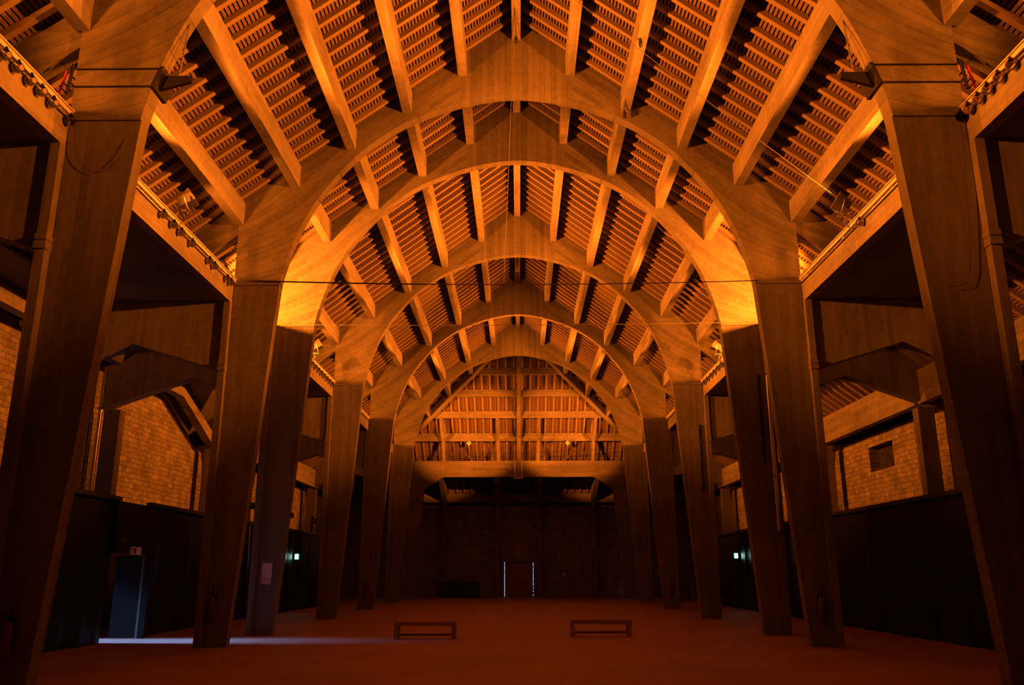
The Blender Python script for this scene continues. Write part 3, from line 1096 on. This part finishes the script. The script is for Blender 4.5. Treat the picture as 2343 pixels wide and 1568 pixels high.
# ------------------------------------------------------------------ projectors and floodlights on the galleries, with an added far-end pair and haunch fills
def projector(s, y, lab, power, z=9.0, xo=6.72, ends=False):
    """box floodlight on a bracket at the rail, facing across the nave."""
    root = empty('projector', (s * 6.93, y, 8.5), lab, 'projector', 'gallery projectors')
    c = Vector((s * xo, y, z))
    aim = Vector((-s * 0.80, 0.12, 0.58)).normalized() if not ends else Vector((-s * 0.36, 0.93, 0.09)).normalized()
    side = aim.cross(Vector((0, 0, 1))).normalized()
    up = side.cross(aim).normalized()

    def P(a, b_, u):
        return c + side * a + aim * b_ + up * u
    m_ = MB()
    hw, hh = 0.19, 0.14
    m_.hexa([P(-hw, 0.1, -hh), P(hw, 0.1, -hh), P(hw, 0.1, hh), P(-hw, 0.1, hh)], [P(-hw * 0.55, -0.22, -hh * 0.6), P(hw * 0.55, -0.22, -hh * 0.6), P(hw * 0.55, -0.22, hh * 0.6), P(-hw * 0.55, -0.22, hh * 0.6)])
    body = m_.build('housing', 'dark_metal', root)
    MB().hexa([P(-hw * 0.9, 0.11, -hh * 0.88), P(hw * 0.9, 0.11, -hh * 0.88), P(hw * 0.9, 0.11, hh * 0.88), P(-hw * 0.9, 0.11, hh * 0.88)],
              [P(-hw * 0.9, 0.101, -hh * 0.88), P(hw * 0.9, 0.101, -hh * 0.88), P(hw * 0.9, 0.101, hh * 0.88), P(-hw * 0.9, 0.101, hh * 0.88)]).build('front_glass', 'front_glass', body)
    MB().hexa([P(-0.05, 0.118, -0.05), P(0.05, 0.118, -0.05), P(0.05, 0.118, 0.05), P(-0.05, 0.118, 0.05)],
              [P(-0.05, 0.111, -0.05), P(0.05, 0.111, -0.05), P(0.05, 0.111, 0.05), P(-0.05, 0.111, 0.05)]).build('burner', 'lit_element', body)
    MB().tube([P(-hw - 0.03, -0.05, 0), P(-hw - 0.03, -0.12, -0.2), P(0, -0.14, -0.27), P(hw + 0.03, -0.12, -0.2), P(hw + 0.03, -0.05, 0)], 0.014, 6).build('yoke', 'galv', root)
    MB().tube([P(0, -0.14, -0.27), (s * 6.88, y, 8.72), (s * 6.93, y, 8.5)], 0.02, 6).build('bracket', 'galv', root)
    MB().tube([P(0, -0.2, -0.05), (s * 6.95, y + 0.12, 8.85), (s * 6.84, y + 0.2, 8.62), (s * 6.86, y + 0.1, 8.5), (s * 6.95, y + 0.05, 8.42)], 0.014, 6).build('power_lead', 'pale_cable', root)
    lamp_at = P(0, 0.2, 0)
    if ends:
        spot('projector_beam', lamp_at, Vector((-s * 3.3, END, 10.0)), power, 17, 0.55, 0.10)
        return
    # broad beam across to the opposite roof slope, and its lower spill to the opposite aisle wall
    spot('projector_beam', lamp_at, Vector((-s * 5.2, y + 0.4, 13.0)), power, 84, 0.75, 0.10)
    spot('projector_spill', lamp_at + Vector((-s * 0.05, 0, -0.05)), Vector((-s * 11.9, y + 0.6, 6.1)), power * SPILL, 34, 0.6, 0.10)


def floodlight(s, y, target, lab, power, size=68, blend=0.75, z=8.52, xo=8.6, r=0.12):
    """low floodlight on the gallery floor behind the parapet, which cuts its light level with the parapet top."""
    root = empty('floodlight', (s * xo, y, 8.14), lab, 'floodlight', 'floodlights on the gallery floors')
    xc = s * (xo + 0.12)
    MB().box(xc - 0.06, xc + 0.06, y - 0.2, y + 0.2, 8.36, 8.62).build('housing', 'grey_metal', root)
    MB().box(xc - 0.03, xc + 0.03, y - 0.24, y + 0.24, 8.14, 8.37).build('yoke', 'galv', root)
    spot('floodlight_beam', (s * xo, y, z), target, power, size, blend, r)


SPILL = 1.0
PW = 8600
FW = 8800
projector(-1, 16.05, 'silver box projector above the globe lamps, doorway side, before the second arch', PW)
projector(1, 16.35, 'silver box projector with a pale cable, window side, before the second arch', PW)
projector(-1, 27.65, 'silver box projector seen past the third column, doorway side', PW)
projector(1, 27.95, 'silver box projector seen past the third column, window side', PW)
projector(-1, 42.0, 'silver box projector between the fifth and sixth arches, doorway side', PW * 0.9)
projector(1, 42.0, 'silver box projector between the fifth and sixth arches, window side', PW * 0.9)
projector(-1, 8.2, 'silver box projector this side of the first arch, doorway side', PW * 0.8)
projector(1, 8.2, 'silver box projector this side of the first arch, window side', PW * 0.8)
for s in (-1, 1):  # unseen pair, added to brighten the far gallery beam and end roof
    projector(s, 32.1, f'added box projector just beyond the fourth arch to light the end roof, {SIDE[s]} side', 46000, ends=True)
FL = [(7.6, 'this side of the first arch', 0.8), (14.7, 'between first and second arches', 1.0), (27.2, 'between third and fourth arches', 1.0),
      (35.2, 'between fourth and fifth arches', 1.0), (43.1, 'between fifth and sixth arches', 1.0), (50.2, 'beyond the sixth arch', 0.62)]
for y, txt, k in FL:
    for s in (-1, 1):
        tgt = (-s * 4.0, y + 0.5, 11.6) if y < 50 else (-s * 1.0, 54.0, 11.0)
        floodlight(s, y, tgt, f'floodlight on the gallery {txt}, {SIDE[s]} side', FW * k)
for i, k in ((0, 1.1), (1, 0.9), (3, 0.9), (4, 0.9), (5, 0.9)):  # unseen extra floods, added to brighten the front faces of the haunches
    for s in (-1, 1):
        near = i in (1, 3)
        floodlight(s, ARCH[i] - (3.0 if near else 5.4), (s * (5.3 if near else 5.5), ARCH[i], 10.0), f'added fill floodlight for the {nth(i)} arch haunch, {SIDE[s]} side',
                   (760 if near else 2000) * k, 72 if near else 48, 0.6, 8.54, 7.75)
for s in (-1, 1):
    floodlight(s, 20.75, (s * 5.9, 23.43, 9.6), f'floodlight lighting the third arch haunch, {SIDE[s]} side', 6300, 104, 0.5, 8.53, 7.6)

root = empty('timber_brace', (-7.4, 20.45, 8.14), 'small timber brace standing on the gallery behind the second arch, doorway side', 'brace')
MB().beam((-7.75, 20.45, 9.28), (-7.18, 20.45, 9.66), 0.07, 0.09).build('rail', 'rafter', root)
MB().beam((-7.18, 20.42, 8.72), (-7.52, 20.42, 9.40), 0.06, 0.08).build('strut', 'rafter', root)
MB().box(-7.80, -7.72, 20.41, 20.49, 8.14, 9.24).build('post', 'rafter', root)
MB().box(-7.30, -7.22, 20.41, 20.49, 8.14, 8.80).build('post', 'rafter', root)

# ------------------------------------------------------------------ black steel clamps on the first arch with their rods and chains
for s in (-1, 1):
    root = empty('steel_clamp', (s * 5.72, ARCH[0], 9.1), f'black steel clamp bracket around the first arch haunch, {SIDE[s]} side', 'bracket', 'steel clamps on the first arch')
    y = ARCH[0]
    m_ = MB()
    for z in (9.28, 8.97):
        m_.tube([(s * 7.02, y - 0.06, z), (s * 5.62, y - 0.07, z)], 0.011, 6)
    m_.build('rod', 'black_metal', root)
    m_ = MB()
    m_.hexa([(s * 5.60, y - 0.10, 9.30), (s * 5.72, y - 0.10, 8.93), (s * 5.66, y - 0.10, 8.93), (s * 5.54, y - 0.10, 9.30)],
            [(s * 5.60, y + 0.4, 9.30), (s * 5.72, y + 0.4, 8.93), (s * 5.66, y + 0.4, 8.93), (s * 5.54, y + 0.4, 9.30)])
    m_.build('clamp_plate', 'black_metal', root)
    m_ = MB()
    m_.hexa([(s * 5.62, y + 0.05, 9.22), (s * 5.66, y + 0.05, 8.97), (s * 5.14, y + 0.05, 9.12), (s * 5.14, y + 0.05, 9.22)],
            [(s * 5.62, y + 0.12, 9.22), (s * 5.66, y + 0.12, 8.97), (s * 5.14, y + 0.12, 9.12), (s * 5.14, y + 0.12, 9.22)])
    m_.build('arm', 'black_metal', root)
    MB().tube([(s * 7.03, y - 0.06, 8.85), (s * 6.98, y - 0.06, 9.36)], 0.025, 8).build('end_bar', 'black_metal', root)
    m_ = MB()
    n_ = 34
    for k in range(n_):
        z0 = 9.22 + k * 0.05
        m_.lathe([(0.012, -0.025), (0.016, 0), (0.012, 0.025)], (s * (5.36 - k * 0.004), y + 0.085, z0), 6)
    m_.build('chain', 'grey_metal', root)
    m_ = MB()
    m_.tube([(s * 7.25, y + 0.05, 8.60), (s * 7.18, y + 0.0, 8.95), (s * 7.10, y - 0.02, 9.27)], 0.02, 6)
    m_.build('strap', 'red_tag', root)

# ------------------------------------------------------------------ cables
def cable(pts, r, mat, lab, name='cable', group=None):
    return tag(MB().tube(pts, r, 6).build(name, mat), lab, 'cable', group)


def sag(p0, p1, d, n=16):
    p0, p1 = Vector(p0), Vector(p1)
    return [tuple(p0.lerp(p1, k / n) - Vector((0, 0, d * 4 * (k / n) * (1 - k / n)))) for k in range(n + 1)]


pts = sag((-6.37, ARCH[1] - 0.06, 8.50), (5.86, ARCH[1] - 0.06, 8.46), 0.10)
cable(pts, [0.02] + [0.018] * 5 + [0.011] * 11, 'cable', 'black tie cable stretched across the second arch', 'tie_cable')
cable(sag((-5.84, ARCH[2] - 0.06, 8.45), (5.86, ARCH[2] - 0.06, 8.47), 0.04), 0.009, 'pale_cable', 'thin pale tie cable stretched across the third arch', 'tie_cable')
cable([(-0.13, ARCH[1] + 0.1, 13.6), (-0.22, ARCH[1] + 0.02, 11.0), (-0.32, ARCH[1] - 0.06, 8.40)], 0.007, 'pale_cable', 'thin pale rope hanging from the second arch crown to its tie cable', 'rope')
cable(sag((6.75, 16.35, 9.05), (1.41, 16.7, purl(1.41) - 0.02), 0.05), 0.007, 'pale_cable', 'pale power cable rising from the window side projector to the upper purlins')
cable(sag((6.9, 24.6, 8.9), (3.87, 24.1, 12.3), 0.05), 0.009, 'pale_cable', 'pale cable behind the second arch on the window side roof')
cable([(-5.6, END + 0.3, 8.9)] + sag((-5.6, END + 0.3, 8.9), (6.3, END - 0.1, 9.2), 0.1)[1:], 0.012, 'cable', 'thin cable strung along the far gallery above its railing')
for (x, y, z, lab, rise) in ((2.78, 16.6, 13.12, 'small black cable plug hanging beneath the second window side purlin', 0.05),
                             (2.78, 19.6, 13.08, 'small black cable plug beside the second arch crown, window side', 0.05),
                             (0.0, 19.4, 15.16, 'small black cable plug beneath the ridge beam at the second arch', 0.05)):
    root = empty('cable_plug', (x, y, z), lab, 'plug', 'hanging cable plugs')
    MB().lathe([(0, -0.22), (0.04, -0.22), (0.05, -0.12), (0.03, -0.04), (0.012, 0)], (x, y, z), 8).build('plug_body', 'cable', root)
    MB().tube([(x, y, z - 0.02), (x - 0.02, y - 0.5, z + 0.03), (x - 0.04, y - 1.2, z + 0.1)], 0.01, 5).build('cord', 'cable', root)

# loose thin wires on the first column, doorway side
for s, lab in ((-1, 'thin loose wire looping across the first column, doorway side'), (1, 'thin loose wire hanging on the first column, window side')):
    pts = [(s * 6.85, ARCH[0] - 0.05, 8.3), (s * 6.72, ARCH[0] - 0.05, 7.75), (s * 6.4, ARCH[0] - 0.05, 7.5), (s * 6.1, ARCH[0] - 0.05, 7.7), (s * 5.9, ARCH[0] - 0.05, 8.1)]
    if s > 0:
        pts = [(6.85, ARCH[0] - 0.05, 8.3), (6.8, ARCH[0] - 0.03, 7.4), (6.72, ARCH[0] - 0.03, 6.4), (6.6, ARCH[0] - 0.03, 5.7), (6.3, ARCH[0] - 0.03, 5.6)]
    cable([(x, ARCH[0] - 0.045, z) for x, z in spline([(p[0], p[2]) for p in pts], 8)], 0.004, 'cable', lab, 'wire')

# ------------------------------------------------------------------ pipes on columns and pillars
def pipe(x, y, z0, z1, r, mat, lab, clips=2):
    root = empty('pipe', (x, y, z0), lab, 'pipe', 'pipes on the columns')
    MB().tube([(x, y, z0), (x, y, z1)], r, 10).build('tube', mat, root)
    for k in range(clips):
        zz = z0 + (k + 0.5) * (z1 - z0) / clips
        MB().box(x - r * 1.5, x + r * 1.5, y - r * 1.2, y + r * 1.4, zz - 0.02, zz + 0.02).build('clip', 'grey_metal', root)


pipe(6.96, ARCH[2] - 0.225, 2.63, 8.36, 0.055, 'galv', 'long pale pipe down the third column, window side')
pipe(6.76, ARCH[2] - 0.03, 4.5, 6.95, 0.022, 'black_metal', 'thin dark conduit beside the long pale pipe, third column')
pipe(6.72, ARCH[3] - 0.03, 4.4, 6.87, 0.03, 'black_metal', 'thin dark conduit on the fourth column, window side')
pipe(-7.48, ARCH[4] - 0.5, 5.1, 7.95, 0.04, 'black_metal', 'dark pipe hanging under the gallery beside the fifth column, doorway side')
pipe(-11.66, ARCH[2] - 0.05, 0.0, 7.25, 0.055, 'galv', 'shiny downpipe on the outer pillar, doorway side', 3)
pipe(-7.0, ARCH[2] - 0.20, 6.6, 7.9, 0.03, 'black_metal', 'short dark conduit high on the third column, doorway side', 1)
tag(MB().tube([(-12.0, ARCH[2] - 0.08, 7.28), (-11.55, ARCH[2] - 0.08, 7.28)], 0.03, 8).build('rod', 'black_metal'), 'short black horizontal rod at the top of the shiny downpipe', 'rod')

# black uplight posts on top of the doorway side screens
for y, lab in ((31.4, 'dark upright stand with a side box beyond the third column'), (36.9, 'dark upright stand with a side box seen past the fourth column'),
               (41.4, 'dark upright stand with a side box farthest along the screens')):
    root = empty('stand', (-9.85, y, SH), lab, 'stand', 'dark stands on the screens')
    MB().box(-9.9, -9.8, y - 0.05, y + 0.05, SH - 0.05, 4.2).build('upright', 'black_metal', root)
    MB().box(-9.88, -9.82, y + 0.05, y + 0.5, 3.95, 4.0).build('cross_arm', 'black_metal', root)
    MB().box(-9.93, -9.77, y + 0.45, y + 0.75, 3.87, 4.09).build('lamp_box', 'black_metal', root)

# ------------------------------------------------------------------ far gallery: railing, square lamps, dark pointed vents, cable ladder
root = empty('railing', (0, END, 8.42), 'thin steel railing on the far gallery beam', 'railing')
m_ = MB()
for z in (8.78, 9.0):
    m_.tube([(-6.5, END + 0.2, z), (6.5, END + 0.2, z)], 0.012, 6)
m_.build('rail', 'dark_metal', root)
for k in range(9):
    x = -5.6 + k * 1.4
    MB().box(x - 0.014, x + 0.014, END + 0.18, END + 0.22, 8.42, 9.0).build('baluster', 'dark_metal', root)
for s in (-1, 1):
    root = empty('square_lamp', (s * 3.17, END - 0.4, 9.57), f'small square pale lamp over the far gallery, {SIDE[s]} side', 'lamp', 'square lamps over the far gallery')
    x, y, z = s * 3.17, 54.45, 9.60
    m_ = MB()
    t = 0.13
    for a in ((-t, t, -t, -t + 0.06), (-t, t, t - 0.06, t), (-t, -t + 0.06, -t, t), (t - 0.06, t, -t, t)):
        m_.box(x + a[0], x + a[1], y, y + 0.08, z + a[2], z + a[3])
    m_.build('frame', 'lamp_glass', root)
    MB().box(x - 0.08, x + 0.08, y + 0.03, y + 0.07, z - 0.08, z + 0.08).build('back_plate', 'grey_metal', root)
    MB().box(x - 0.035, x + 0.035, y - 0.01, y + 0.04, z - 0.035, z + 0.035).build('lens', 'lamp_glass', root)
    MB().box(x - 0.015, x + 0.015, y + 0.06, y + 0.09, z + 0.1, 9.8).build('hanger', 'black_metal', root)
    root = empty('roof_vent', (s * 3.3, 56.2, 8.4), f'dark pointed roof vent behind the far gallery, {SIDE[s]} side', 'vent', 'pointed roof vents')
    yv = 56.6
    pf = [(-0.75, 8.4), (0.75, 8.4), (0.62, 9.0), (0.35, 9.45), (0.0, 9.85), (-0.35, 9.45), (-0.62, 9.0)]
    dz = -0.9
    cx_ = s * 3.3
    n_ = len(pf)
    slope = lambda z: HIP + (roof(0) - 0.1 - (z + dz + 0.0)) / 0.755
    v = [(cx_ + a, slope(z) - 0.06, z + dz + 0.0) for a, z in pf] + [(cx_ + a, slope(z) - 0.01, z + dz) for a, z in pf]
    MB().add(v, [tuple(range(n_)), tuple(range(2 * n_ - 1, n_ - 1, -1))] + [(i, (i + 1) % n_, (i + 1) % n_ + n_, i + n_) for i in range(n_)]).build('opening', 'dark', root)
    m_ = MB()
    edge = [(cx_ + a, slope(z) - 0.05, z + dz) for a, z in pf[1:] + pf[:1]]
    m_.tube(edge, 0.04, 6)
    m_.build('rim', 'rafter', root)
root = empty('cable_ladder', (0, END - 0.05, 7.4), 'small pale cable ladder fixed at the middle of the far gallery beam', 'ladder')
for x in (-0.22, 0.22):
    MB().box(x - 0.025, x + 0.025, END - 0.10, END - 0.035, 7.36, 8.3).build('stile', 'rail_paint', root)
MB().box(-0.32, 0.32, END - 0.14, END - 0.035, 7.30, 7.37).build('tray', 'rail_paint', root)
